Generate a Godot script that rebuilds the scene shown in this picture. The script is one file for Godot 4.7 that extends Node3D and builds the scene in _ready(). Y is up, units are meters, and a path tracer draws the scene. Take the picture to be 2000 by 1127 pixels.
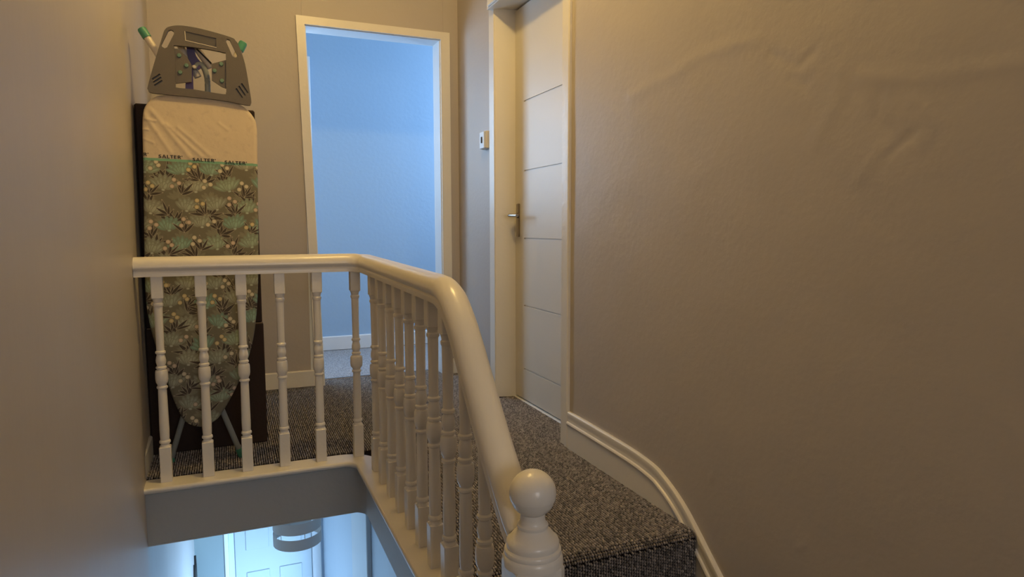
extends Node3D

# ------------------------------------------------------------------ geometry helper
class Soup:
	var v := PackedVector3Array()
	var uv := PackedVector2Array()
	var mark := 0
	func begin() -> void:
		mark = v.size()
	func tri(a: Vector3, b: Vector3, c: Vector3, ua := Vector2.ZERO, ub := Vector2.ZERO, uc := Vector2.ZERO) -> void:
		v.append(a); v.append(b); v.append(c)
		uv.append(ua); uv.append(ub); uv.append(uc)
	func quad(a: Vector3, b: Vector3, c: Vector3, d: Vector3, ua := Vector2.ZERO, ub := Vector2.ZERO, uc := Vector2.ZERO, ud := Vector2.ZERO) -> void:
		tri(a, b, c, ua, ub, uc)
		tri(a, c, d, ua, uc, ud)
	func fix() -> void:  # closed solid since begin(): turn it so that it faces outwards
		var vol := 0.0
		var o := v[mark] if v.size() > mark else Vector3.ZERO
		for i in range(mark, v.size(), 3):
			vol += (v[i] - o).dot((v[i + 1] - o).cross(v[i + 2] - o))
		if vol < 0.0:
			for i in range(mark, v.size(), 3):
				var t := v[i + 1]; v[i + 1] = v[i + 2]; v[i + 2] = t
				var u := uv[i + 1]; uv[i + 1] = uv[i + 2]; uv[i + 2] = u
		mark = v.size()
	func mesh(crease := 40.0, shift := Vector3.ZERO) -> ArrayMesh:
		var lim := cos(deg_to_rad(crease))
		var fn := PackedVector3Array()
		var table := {}
		for i in range(0, v.size(), 3):
			var n := (v[i + 1] - v[i]).cross(v[i + 2] - v[i])
			fn.append(n)
			for k in 3:
				var key := Vector3i((v[i + k] * 50000.0).round())
				if not table.has(key):
					table[key] = PackedInt32Array()
				var arr: PackedInt32Array = table[key]
				arr.append(i / 3)
				table[key] = arr
		var pv := PackedVector3Array(); var pn := PackedVector3Array(); var pu := PackedVector2Array()
		for i in range(0, v.size(), 3):
			var own := fn[i / 3].normalized()
			if fn[i / 3].length_squared() < 1e-18:
				continue
			for k in [0, 2, 1]:
				var key := Vector3i((v[i + k] * 50000.0).round())
				var sum := Vector3.ZERO
				for f in (table[key] as PackedInt32Array):
					if fn[f].normalized().dot(own) > lim:
						sum += fn[f]
				pv.append(v[i + k] - shift)
				pn.append(sum.normalized() if sum.length_squared() > 0.0 else own)
				pu.append(uv[i + k])
		var a := []
		a.resize(Mesh.ARRAY_MAX)
		a[Mesh.ARRAY_VERTEX] = pv; a[Mesh.ARRAY_NORMAL] = pn; a[Mesh.ARRAY_TEX_UV] = pu
		var m := ArrayMesh.new()
		m.add_surface_from_arrays(Mesh.PRIMITIVE_TRIANGLES, a)
		return m

func box(s: Soup, a: Vector3, b: Vector3, r := 0.002) -> Soup:
	var lo := Vector3(minf(a.x, b.x), minf(a.y, b.y), minf(a.z, b.z))
	var hi := Vector3(maxf(a.x, b.x), maxf(a.y, b.y), maxf(a.z, b.z))
	var c := (lo + hi) / 2.0
	var h := (hi - lo) / 2.0
	r = minf(r, minf(h.x, minf(h.y, h.z)) * 0.8)
	s.begin()
	var pt := func(sg: Vector3, ax: int) -> Vector3:
		var q := sg * (h - Vector3.ONE * r)
		q[ax] = sg[ax] * h[ax]
		return c + q
	var put := func(p: Array) -> void:
		var m := Vector3.ZERO
		for x: Vector3 in p: m += x
		m /= p.size()
		var n: Vector3 = (p[1] - p[0]).cross(p[2] - p[0])
		if n.dot(m - c) < 0.0: p.reverse()
		s.tri(p[0], p[1], p[2])
		if p.size() == 4: s.tri(p[0], p[2], p[3])
	for ax in 3:
		var u := (ax + 1) % 3
		var w := (ax + 2) % 3
		for sg in [-1.0, 1.0]:
			var p := []
			for k in [[-1.0, -1.0], [1.0, -1.0], [1.0, 1.0], [-1.0, 1.0]]:
				var q := Vector3.ZERO
				q[ax] = sg; q[u] = k[0]; q[w] = k[1]
				p.append(pt.call(q, ax))
			put.call(p)
		for s1 in [-1.0, 1.0]:
			for s2 in [-1.0, 1.0]:
				var q0 := Vector3.ZERO
				q0[u] = s1; q0[w] = s2
				var qa := q0; qa[ax] = -1.0
				var qb := q0; qb[ax] = 1.0
				put.call([pt.call(qa, u), pt.call(qb, u), pt.call(qb, w), pt.call(qa, w)])
	for sx in [-1.0, 1.0]:
		for sy in [-1.0, 1.0]:
			for sz in [-1.0, 1.0]:
				var q := Vector3(sx, sy, sz)
				put.call([pt.call(q, 0), pt.call(q, 1), pt.call(q, 2)])
	s.mark = s.v.size()
	return s

# poly lies in a plane (u, v); place(u, v, w) puts it in space, w from w0 to w1
func slab(s: Soup, poly: PackedVector2Array, place: Callable, w0: float, w1: float) -> Soup:
	s.begin()
	var t := Geometry2D.triangulate_polygon(poly)
	for i in range(0, t.size(), 3):
		var p := [poly[t[i]], poly[t[i + 1]], poly[t[i + 2]]]
		s.tri(place.call(p[0].x, p[0].y, w1), place.call(p[1].x, p[1].y, w1), place.call(p[2].x, p[2].y, w1), p[0], p[1], p[2])
		s.tri(place.call(p[0].x, p[0].y, w0), place.call(p[2].x, p[2].y, w0), place.call(p[1].x, p[1].y, w0), p[0], p[2], p[1])
	# the outline's own direction has to agree with the triangles'
	var cw := Geometry2D.is_polygon_clockwise(poly)
	var tcw := true
	if t.size() >= 3:
		tcw = Geometry2D.is_polygon_clockwise(PackedVector2Array([poly[t[0]], poly[t[1]], poly[t[2]]]))
	var n := poly.size()
	for i in n:
		var a := poly[i]; var b := poly[(i + 1) % n]
		if cw != tcw:
			var q := a; a = b; b = q
		s.quad(place.call(a.x, a.y, w0), place.call(b.x, b.y, w0), place.call(b.x, b.y, w1), place.call(a.x, a.y, w1), a, b, b, a)
	s.fix()
	return s

func lathe(s: Soup, prof: Array, at: Vector3, seg := 20, dir := Vector3.UP) -> Soup:
	s.begin()
	var q := Quaternion(Vector3.UP, dir) if dir.dot(Vector3.UP) > -0.999 else Quaternion(Vector3.RIGHT, PI)
	var ring := func(p, k: int) -> Vector3:
		var a := TAU * (k % seg) / seg
		return at + q * Vector3(cos(a) * p[0], p[1], sin(a) * p[0])
	for i in prof.size() - 1:
		for k in seg:
			s.quad(ring.call(prof[i], k), ring.call(prof[i], k + 1), ring.call(prof[i + 1], k + 1), ring.call(prof[i + 1], k))
	for e in [0, prof.size() - 1]:
		if prof[e][0] > 1e-5:
			var c: Vector3 = at + q * Vector3(0, prof[e][1], 0)
			for k in seg:
				if e == 0: s.tri(c, ring.call(prof[e], k + 1), ring.call(prof[e], k))
				else: s.tri(c, ring.call(prof[e], k), ring.call(prof[e], k + 1))
	s.fix()
	return s

# sweep a closed profile (Vector2: right, up) along points; right stays level
func sweep(s: Soup, prof: Array, path: Array, round_up := true) -> Soup:
	s.begin()
	var rings := []
	for i in path.size():
		var t: Vector3 = (path[mini(i + 1, path.size() - 1)] - path[maxi(i - 1, 0)]).normalized()
		var right := t.cross(Vector3.UP)
		right = Vector3.RIGHT if right.length() < 1e-3 else right.normalized()
		var up := right.cross(t).normalized()
		if not round_up:
			right = t.cross(Vector3.FORWARD).normalized(); up = right.cross(t).normalized()
		var r := []
		for p: Vector2 in prof:
			r.append(path[i] + right * p.x + up * p.y)
		rings.append(r)
	var n := prof.size()
	for i in rings.size() - 1:
		for k in n:
			var k2 := (k + 1) % n
			s.quad(rings[i][k], rings[i][k2], rings[i + 1][k2], rings[i + 1][k])
	var poly := PackedVector2Array(prof)
	var tr := Geometry2D.triangulate_polygon(poly)
	var cw := Geometry2D.is_polygon_clockwise(poly)
	for i in range(0, tr.size(), 3):
		var idx := [tr[i], tr[i + 1], tr[i + 2]]
		var tcw := Geometry2D.is_polygon_clockwise(PackedVector2Array([poly[idx[0]], poly[idx[1]], poly[idx[2]]]))
		if tcw != cw: idx.reverse()
		var a: Array = rings[0]; var b: Array = rings[-1]
		s.tri(a[idx[2]], a[idx[1]], a[idx[0]])
		s.tri(b[idx[0]], b[idx[1]], b[idx[2]])
	s.fix()
	return s

func circle(r: float, n := 12) -> Array:
	var out := []
	for k in n: out.append(Vector2(cos(TAU * k / n), sin(TAU * k / n)) * r)
	return out

# a spline through points (Array of Vector2 or Vector3)
func spline(p: Array, per := 6, closed := false) -> Array:
	var out := []
	var n := p.size()
	for i in (n if closed else n - 1):
		var a = p[(i - 1 + n) % n] if closed else p[maxi(i - 1, 0)]
		var d = p[(i + 2) % n] if closed else p[mini(i + 2, n - 1)]
		var b = p[i]; var c = p[(i + 1) % n]
		for k in per:
			var t := float(k) / per
			out.append(0.5 * ((2.0 * b) + (c - a) * t + (2.0 * a - 5.0 * b + 4.0 * c - d) * t * t + (3.0 * b - a - 3.0 * c + d) * t * t * t))
	if not closed: out.append(p[n - 1])
	return out

# ------------------------------------------------------------------ naming
var taken := {}
func numbered(n: String) -> String:
	if not taken.has(n):
		taken[n] = 0
		return n
	taken[n] += 1
	return "%s_%03d" % [n, taken[n]]

func tag(o: Node, label: String, category: String, kind := "", group := "") -> Node:
	o.set_meta("label", label); o.set_meta("category", category)
	if kind: o.set_meta("kind", kind)
	if group: o.set_meta("group", group)
	return o

func thing(called: String, at: Vector3, label: String, category: String, kind := "") -> Node3D:
	var o := Node3D.new()
	o.name = numbered(called); o.position = at
	add_child(o, true)
	tag(o, label, category, kind)
	return o

var origins := {}
func put(called: String, s: Soup, m: Material, parent: Node = null, crease := 40.0) -> MeshInstance3D:
	var sh := Vector3.ZERO
	var p: Node = parent
	while p and p != self:
		sh += (p as Node3D).position
		p = p.get_parent()
	return put_mesh(called, s.mesh(crease, sh), m, parent)

func put_mesh(called: String, me: Mesh, m: Material, parent: Node = null, at := Vector3.ZERO) -> MeshInstance3D:
	var o := MeshInstance3D.new()
	o.name = called if parent else numbered(called)
	o.mesh = me; o.material_override = m; o.position = at
	o.cast_shadow = GeometryInstance3D.SHADOW_CASTING_SETTING_ON
	(parent if parent else self).add_child(o, true)
	return o

func part_label(o: Node, l: String) -> void:
	o.set_meta("label", l)

func structure(called: String, s: Soup, m: Material, label: String, category: String) -> MeshInstance3D:
	var o := put(called, s, m)
	tag(o, label, category, "structure")
	return o

# ------------------------------------------------------------------ materials
var M := {}
func tex(im: Image) -> ImageTexture:
	im.generate_mipmaps()
	return ImageTexture.create_from_image(im)

func noise_image(seed_: int, freq: float, n := 512, oct := 4) -> Image:
	var f := FastNoiseLite.new()
	f.seed = seed_; f.frequency = freq; f.fractal_octaves = oct
	f.noise_type = FastNoiseLite.TYPE_SIMPLEX_SMOOTH
	return f.get_seamless_image(n, n)

func mat(c: Color, rough := 0.6, spec := 0.5) -> StandardMaterial3D:
	var m := StandardMaterial3D.new()
	m.albedo_color = c; m.roughness = rough; m.metallic_specular = spec
	return m

func bumpy(m: StandardMaterial3D, t: Texture2D, cm: float, tile: float, stretch := Vector3.ONE) -> StandardMaterial3D:
	m.heightmap_enabled = true; m.heightmap_texture = t; m.heightmap_scale = cm
	m.uv1_triplanar = true; m.uv1_world_triplanar = true
	m.uv1_scale = Vector3.ONE / tile * stretch
	return m

func materials() -> void:
	var fine := tex(noise_image(3, 0.03, 512, 4))
	var soft := tex(noise_image(8, 0.012, 512, 5))
	M.wall = bumpy(mat(Color(0.725, 0.695, 0.668), 0.5, 0.45), fine, 0.05, 0.5)
	M.wall_left = bumpy(mat(Color(0.725, 0.695, 0.668), 0.42, 0.5), fine, 0.03, 0.5, Vector3(1, 0.25, 1))
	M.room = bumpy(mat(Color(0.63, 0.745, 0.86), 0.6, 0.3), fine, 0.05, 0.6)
	M.low = bumpy(mat(Color(0.80, 0.86, 0.92), 0.4, 0.5), fine, 0.08, 0.6, Vector3(1, 0.3, 1))
	M.ceiling = bumpy(mat(Color(0.86, 0.84, 0.8), 0.8, 0.2), soft, 0.1, 0.8)
	M.trim = bumpy(mat(Color(0.90, 0.88, 0.84), 0.34, 0.5), soft, 0.06, 0.35)
	M.rail = bumpy(mat(Color(0.91, 0.89, 0.855), 0.28, 0.5), soft, 0.05, 0.25)
	M.door = bumpy(mat(Color(0.87, 0.85, 0.81), 0.42, 0.5), soft, 0.02, 0.4)
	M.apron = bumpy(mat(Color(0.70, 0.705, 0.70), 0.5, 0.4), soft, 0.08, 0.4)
	M.white = mat(Color(0.88, 0.89, 0.9), 0.35)
	M.chrome = mat(Color(0.62, 0.58, 0.53), 0.22); M.chrome.metallic = 1.0
	M.dark = mat(Color(0.10, 0.09, 0.085), 0.6)
	M.box_dark = bumpy(mat(Color(0.20, 0.15, 0.125), 0.65, 0.3), fine, 0.05, 0.2)
	M.box_edge = mat(Color(0.42, 0.34, 0.27), 0.7)
	M.backing = mat(Color(0.13, 0.11, 0.10), 0.95, 0.1)
	M.loop = mat(Color(1, 1, 1), 0.6, 0.45); M.loop.rim_enabled = true; M.loop.rim = 0.6; M.loop.rim_tint = 0.3; M.loop.vertex_color_use_as_albedo = true
	M.grey_plastic = bumpy(mat(Color(0.40, 0.375, 0.35), 0.5, 0.4), fine, 0.03, 0.1)
	M.grey_deep = mat(Color(0.33, 0.31, 0.29), 0.5)
	M.mint = mat(Color(0.27, 0.55, 0.45), 0.45)
	M.mint_dull = mat(Color(0.40, 0.52, 0.45), 0.45)
	M.tube = mat(Color(0.80, 0.76, 0.70), 0.35)
	M.tube_grey = mat(Color(0.52, 0.54, 0.53), 0.4)
	M.purple = mat(Color(0.22, 0.14, 0.36), 0.4)
	M.ink = mat(Color(0.19, 0.18, 0.17), 0.7)
	M.shade = mat(Color(0.90, 0.90, 0.89), 0.6); M.shade.backlight = Color(0.8, 0.8, 0.8)
	M.glass = mat(Color(0.9, 0.95, 1.0, 0.08), 0.02); M.glass.transparency = BaseMaterial3D.TRANSPARENCY_ALPHA
	M.glow = mat(Color(1, 0.95, 0.85)); M.glow.emission_enabled = true
	M.glow.emission = Color(1.0, 0.80, 0.52); M.glow.emission_energy_multiplier = 3.0

# ------------------------------------------------------------------ light levels
const LAMP := Vector3(0.55, 2.60, -2.15)
const WARM := Color(1.0, 0.84, 0.51)
const DAY := Color(0.72, 0.86, 1.0)
const HALL_DAY := Color(0.65, 0.825, 1.0)
const BACK_FILL_E := 2.9  # strength of the added fill from behind the camera
const CEIL := 2.85
const LAMP_E := 1.0
const ROOM_E := 2.8
const HALL_E := 7.5

func area(called: String, at: Vector3, look: Vector3, size: Vector2, e: float, c: Color) -> void:
	var l := AreaLight3D.new()
	l.name = called
	l.area_size = size; l.light_energy = e; l.light_color = c; l.shadow_enabled = true
	l.area_normalize_energy = true
	l.area_range = 12.0; l.area_attenuation = 2.0
	l.position = at
	add_child(l, true)
	l.look_at_from_position(at, at + look, Vector3.UP if absf(look.y) < 0.9 else Vector3.RIGHT)

func setup() -> void:
	var cam := Camera3D.new()
	cam.name = "camera"
	cam.fov = 2.0 * rad_to_deg(atan(563.5 / 1303.5))
	cam.position = Vector3(0, 0.9, 0)
	cam.rotation = Vector3(deg_to_rad(-5.29), deg_to_rad(-22.92), deg_to_rad(-0.115))
	cam.near = 0.02; cam.far = 100.0
	add_child(cam)
	cam.current = true
	var env := Environment.new()
	env.background_mode = Environment.BG_SKY
	var sky := Sky.new()
	var sm := ProceduralSkyMaterial.new()
	sm.sky_top_color = Color(0.50, 0.72, 1.0); sm.sky_horizon_color = Color(0.66, 0.82, 1.0)
	sm.ground_bottom_color = Color(0.3, 0.3, 0.3); sm.ground_horizon_color = Color(0.6, 0.65, 0.7)
	sky.sky_material = sm
	env.sky = sky
	env.background_energy_multiplier = 0.5
	env.tonemap_mode = Environment.TONE_MAPPER_LINEAR
	env.tonemap_exposure = 1.0
	env.sdfgi_enabled = true; env.ssao_enabled = true; env.ssil_enabled = true
	var we := WorldEnvironment.new()
	we.name = "world"; we.environment = env
	add_child(we)
	# daylight inside panes of unseen windows; the one behind the camera is added fill
	area("unseen_room_window_light", Vector3(0.12, 1.55, -4.955), Vector3(0, 0, 1), Vector2(0.66, 0.95), ROOM_E, DAY)
	area("unseen_room_end_light", Vector3(2.36, 1.7, -4.5), Vector3(-1, 0, 0), Vector2(0.7, 1.45), ROOM_E, DAY)
	area("added_fill_light", Vector3(0.48, 1.5, 3.56), Vector3(0, 0, -1), Vector2(0.9, 1.1), BACK_FILL_E, Color(1.0, 0.98, 0.97))  # added fill for surfaces that face the camera
	area("unseen_hall_window_light", Vector3(0.60, -2.15, -4.35), Vector3(-1, 0, 0), Vector2(0.8, 0.65), HALL_E, HALL_DAY)  # out of view, placed to light the lower hall

# ------------------------------------------------------------------ walls
# an uneven plastered face: grid from o along u and v, facing n, pushed out by bump(a, b) metres
func plaster(called: String, o: Vector3, u: Vector3, v: Vector3, cell: float, depth: float, bump: Callable, m: Material, label: String) -> void:
	var nu := int(ceil(u.length() / cell)); var nv := int(ceil(v.length() / cell))
	var n := u.cross(v).normalized()
	var hs := PackedFloat32Array(); hs.resize((nu + 1) * (nv + 1))
	for j in nv + 1:
		for i in nu + 1:
			hs[j * (nu + 1) + i] = bump.call(u.length() * i / nu, v.length() * j / nv)
	var pv := PackedVector3Array(); var pn := PackedVector3Array(); var idx := PackedInt32Array()
	var ud := u.normalized(); var vd := v.normalized()
	var du := u.length() / nu; var dv := v.length() / nv
	for j in nv + 1:
		for i in nu + 1:
			var k := j * (nu + 1) + i
			pv.append(o + u * (float(i) / nu) + v * (float(j) / nv) + n * hs[k])
			var gx := (hs[j * (nu + 1) + mini(i + 1, nu)] - hs[j * (nu + 1) + maxi(i - 1, 0)]) / (du * (mini(i + 1, nu) - maxi(i - 1, 0)))
			var gy := (hs[mini(j + 1, nv) * (nu + 1) + i] - hs[maxi(j - 1, 0) * (nu + 1) + i]) / (dv * (mini(j + 1, nv) - maxi(j - 1, 0)))
			pn.append((n - ud * gx - vd * gy).normalized())
	for j in nv:
		for i in nu:
			var k := j * (nu + 1) + i
			idx.append_array([k, k + nu + 2, k + 1, k, k + nu + 1, k + nu + 2])
	# back and sides
	var corner := [o, o + u, o + u + v, o + v]
	var bk := []
	for c: Vector3 in corner: bk.append(c - n * depth)
	var faces := [[bk[3], bk[2], bk[1], bk[0]]]
	for i in 4:
		var a: Vector3 = corner[i]; var b: Vector3 = corner[(i + 1) % 4]
		faces.append([bk[i], bk[(i + 1) % 4], b, a])
	for f in faces:
		var st := pv.size()
		var fnn: Vector3 = (f[1] - f[0]).cross(f[2] - f[0]).normalized()
		for q: Vector3 in f:
			pv.append(q); pn.append(fnn)
		idx.append_array([st, st + 2, st + 1, st, st + 3, st + 2])
	var arr := []
	arr.resize(Mesh.ARRAY_MAX)
	arr[Mesh.ARRAY_VERTEX] = pv; arr[Mesh.ARRAY_NORMAL] = pn; arr[Mesh.ARRAY_INDEX] = idx
	var me := ArrayMesh.new()
	me.add_surface_from_arrays(Mesh.PRIMITIVE_TRIANGLES, arr)
	tag(put_mesh(called, me, m), label, "wall", "structure")

func seg_dist(p: Vector2, line: Array) -> float:
	var d := 9.0
	for i in line.size() - 1:
		d = minf(d, p.distance_to(Geometry2D.get_closest_point_to_segment(p, line[i], line[i + 1])))
	return d

func walls() -> void:
	var low := FastNoiseLite.new()
	low.seed = 5; low.frequency = 1.1; low.fractal_octaves = 3; low.noise_type = FastNoiseLite.TYPE_SIMPLEX_SMOOTH
	# right wall of the landing and stairs, with its old repairs: (z, y) lines
	var scars := [
		[[Vector2(-1.94, 1.33), Vector2(-1.745, 1.349), Vector2(-1.6, 1.377), Vector2(-1.43, 1.378), Vector2(-1.36, 1.37)], 0.0019, 0.02],
		[[Vector2(-1.312, 1.324), Vector2(-1.27, 1.299), Vector2(-1.221, 1.274), Vector2(-1.177, 1.295)], -0.0023, 0.011],
		[[Vector2(-1.243, 1.249), Vector2(-1.2, 1.228)], -0.0019, 0.011],
		[[Vector2(-1.001, 1.175), Vector2(-1.008, 1.124), Vector2(-0.967, 1.086)], -0.0014, 0.013],
		[[Vector2(-0.925, 1.078), Vector2(-0.952, 1.066), Vector2(-0.968, 1.05)], -0.0024, 0.010],
		[[Vector2(-1.0, 1.06), Vector2(-1.04, 1.0)], 0.0012, 0.015],
		[[Vector2(-1.05, 1.215), Vector2(-0.934, 1.19), Vector2(-0.815, 1.178), Vector2(-0.6, 1.17)], 0.0016, 0.015],
		[[Vector2(-1.10, 1.24), Vector2(-1.12, 1.16), Vector2(-1.16, 1.10)], 0.0015, 0.022],
		[[Vector2(-0.93, 1.15), Vector2(-0.90, 1.11), Vector2(-0.90, 1.06)], 0.0012, 0.016],
	]
	plaster("wall_right", Vector3(1.25, -0.8, -2.387), Vector3(0, 0, 3.187), Vector3(0, 3.65, 0), 0.010, 0.14, func(a: float, b: float) -> float:
		var z := -2.387 + a; var y := -0.8 + b
		var h := low.get_noise_2d(z * 1.0, y * 1.0) * 0.0035 + low.get_noise_2d(z * 5.0 + 40.0, y * 5.0) * 0.0006
		if y > 0.9 and y < 1.5 and z < -0.5:
			for s in scars:
				var d: float = seg_dist(Vector2(z, y), s[0]) / s[2]
				if d < 3.0: h += s[1] * exp(-d * d)
		for f in [Vector2(-1.488, 0.19), Vector2(-1.49, 0.178), Vector2(-1.151, 0.133), Vector2(-1.165, 0.122)]:
			var d2: float = Vector2(z, y).distance_squared_to(f)
			if d2 < 0.002: h += 0.0022 * exp(-d2 / 0.00007)
		return h, M.wall, "long uneven greige plaster wall beside the carpeted stairs")
	plaster("wall_left", Vector3(-0.303, -2.75, 3.6), Vector3(0, 0, -9.2), Vector3(0, 5.6, 0), 0.03, 0.14, func(a: float, b: float) -> float:
		return -0.013 * smoothstep(6.1, 6.5, a) - 0.017 * smoothstep(6.5, 7.5, a) + low.get_noise_2d(a * 1.5, b * 0.7 + 9.0) * 0.003 + low.get_noise_2d(a * 7.0, b * 1.6 + 3.0) * 0.0006, M.wall_left, "tall greige plaster wall down the left side of the stairwell")
	# back wall with its doorway
	structure("wall_back", box(Soup.new(), Vector3(-0.40, -0.01, -3.87), Vector3(0.405, CEIL, -4.0), 0.001), M.wall, "greige back wall left of the open doorway, behind the ironing board", "wall")
	structure("wall_back_side", box(Soup.new(), Vector3(1.20, -0.01, -3.87), Vector3(2.4, CEIL, -4.0), 0.001), M.wall, "narrow strip of greige wall right of the open doorway", "wall")
	structure("wall_back_top", box(Soup.new(), Vector3(0.405, 2.01, -3.87), Vector3(1.20, CEIL, -4.0), 0.001), M.wall, "greige wall above the open doorway", "wall")
	# right wall beyond the white door, and above it
	structure("wall_right_far", box(Soup.new(), Vector3(1.29, -0.01, -3.255), Vector3(1.42, CEIL, -3.87), 0.001), M.wall, "short daylit wall between white door and open doorway", "wall")
	structure("wall_right_top", box(Soup.new(), Vector3(1.254, 2.02, -2.387), Vector3(1.42, CEIL, -3.255), 0.001), M.wall, "greige wall above the grooved white door", "wall")
	structure("wall_cupboard", box(Soup.new(), Vector3(1.46, -0.01, -2.3), Vector3(1.5, 2.1, -3.4), 0.001), M.dark, "dark back behind the grooved white door", "wall")
	var wf := Soup.new()
	box(wf, Vector3(-0.45, -2.75, 3.6), Vector3(-0.02, CEIL, 3.72), 0.001)
	box(wf, Vector3(0.98, -2.75, 3.6), Vector3(1.40, CEIL, 3.72), 0.001)
	box(wf, Vector3(-0.02, -2.75, 3.6), Vector3(0.98, 0.9, 3.72), 0.001)
	box(wf, Vector3(-0.02, 2.1, 3.6), Vector3(0.98, CEIL, 3.72), 0.001)
	structure("wall_front", wf, M.wall, "unseen end wall behind the half landing, set back to hold the added window", "wall")
	window("window_4", Vector3(-0.02, 0.9, 3.66), Vector3(0.98, 2.1, 3.66), "added window behind the camera, fill light for the balustrade fronts")  # added behind the camera so its fill reaches balusters, apron and newel
	structure("wall_right_near", box(Soup.new(), Vector3(1.25, -2.75, 0.8), Vector3(1.39, CEIL, 3.6), 0.001), M.wall, "unseen greige wall along the lengthened half landing", "wall")  # half landing lengthened behind the camera to hold the added window
	structure("ceiling", box(Soup.new(), Vector3(-0.45, CEIL, 3.72), Vector3(2.5, CEIL + 0.1, -5.2), 0.001), M.ceiling, "plain pale ceiling over the landing", "ceiling")
	# the small room beyond the doorway; its windows are out of view, placed to light it and the landing
	var rb := Soup.new()
	box(rb, Vector3(-0.40, -0.2, -4.97), Vector3(-0.25, CEIL, -5.1), 0.001)
	box(rb, Vector3(-0.25, -0.2, -4.97), Vector3(0.49, 1.02, -5.1), 0.001)
	box(rb, Vector3(-0.25, 2.05, -4.97), Vector3(0.49, CEIL, -5.1), 0.001)
	box(rb, Vector3(0.49, -0.2, -4.97), Vector3(2.4, CEIL, -5.1), 0.001)
	structure("wall_room_back", rb, M.room, "pale blue-white wall of the room beyond the doorway", "wall")
	var re := Soup.new()
	box(re, Vector3(2.4, -0.2, -4.0), Vector3(2.5, CEIL, -4.12), 0.001)
	box(re, Vector3(2.4, -0.2, -4.88), Vector3(2.5, CEIL, -5.1), 0.001)
	box(re, Vector3(2.4, -0.2, -4.12), Vector3(2.5, 0.98, -4.88), 0.001)
	box(re, Vector3(2.4, 2.5, -4.12), Vector3(2.5, CEIL, -4.88), 0.001)
	structure("wall_room_end", re, M.room, "end wall of the room beyond the doorway, with an unseen window", "wall")
	window("window_1", Vector3(-0.25, 1.02, -5.03), Vector3(0.49, 2.05, -5.03), "unseen white window of the far room, out of view left of the open doorway, lighting the landing")  # out of view; lights the right wall and white door
	window("window_2", Vector3(2.45, 0.98, -4.12), Vector3(2.45, 2.5, -4.88), "unseen white window in the end wall of the far room, placed to light its back wall")  # out of view; placed to brighten the far room
	structure("trim_1", box(box(Soup.new(), Vector3(0.49, 0.0, -4.972), Vector3(0.565, 2.085, -4.945), 0.004), Vector3(-0.3, 2.03, -4.972), Vector3(0.49, 2.085, -4.945), 0.004), M.white, "white casing strip just inside the open doorway at left", "trim")
	structure("baseboard_room", box(Soup.new(), Vector3(0.56, 0.0, -4.972), Vector3(2.4, 0.105, -4.95), 0.006), M.white, "white skirting board in the blue-lit far room", "baseboard")

func window(called: String, a: Vector3, b: Vector3, label: String) -> void:
	var o := thing(called, Vector3((a.x + b.x) / 2, a.y, (a.z + b.z) / 2), label, "window", "structure")
	var across := (b - a) * Vector3(1, 0, 1)
	var d := across.normalized()
	var side := d.cross(Vector3.UP) * 0.025
	var s := Soup.new()
	var wv := d * 0.05
	var hv := Vector3(0, 0.05, 0)
	var top := Vector3(0, b.y - a.y, 0)
	box(s, a - side, a + wv + top + side, 0.003)
	box(s, a + across - wv - side, a + across + top + side, 0.003)
	box(s, a - side, a + across + hv + side, 0.003)
	box(s, a + top - hv - side, a + across + top + side, 0.003)
	put("window_frame", s, M.white, o)
	var g := Soup.new()
	g.quad(a + wv + hv, a + across - wv + hv, a + across - wv + top - hv, a + wv + top - hv)
	put("pane", g, M.glass, o)

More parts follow.
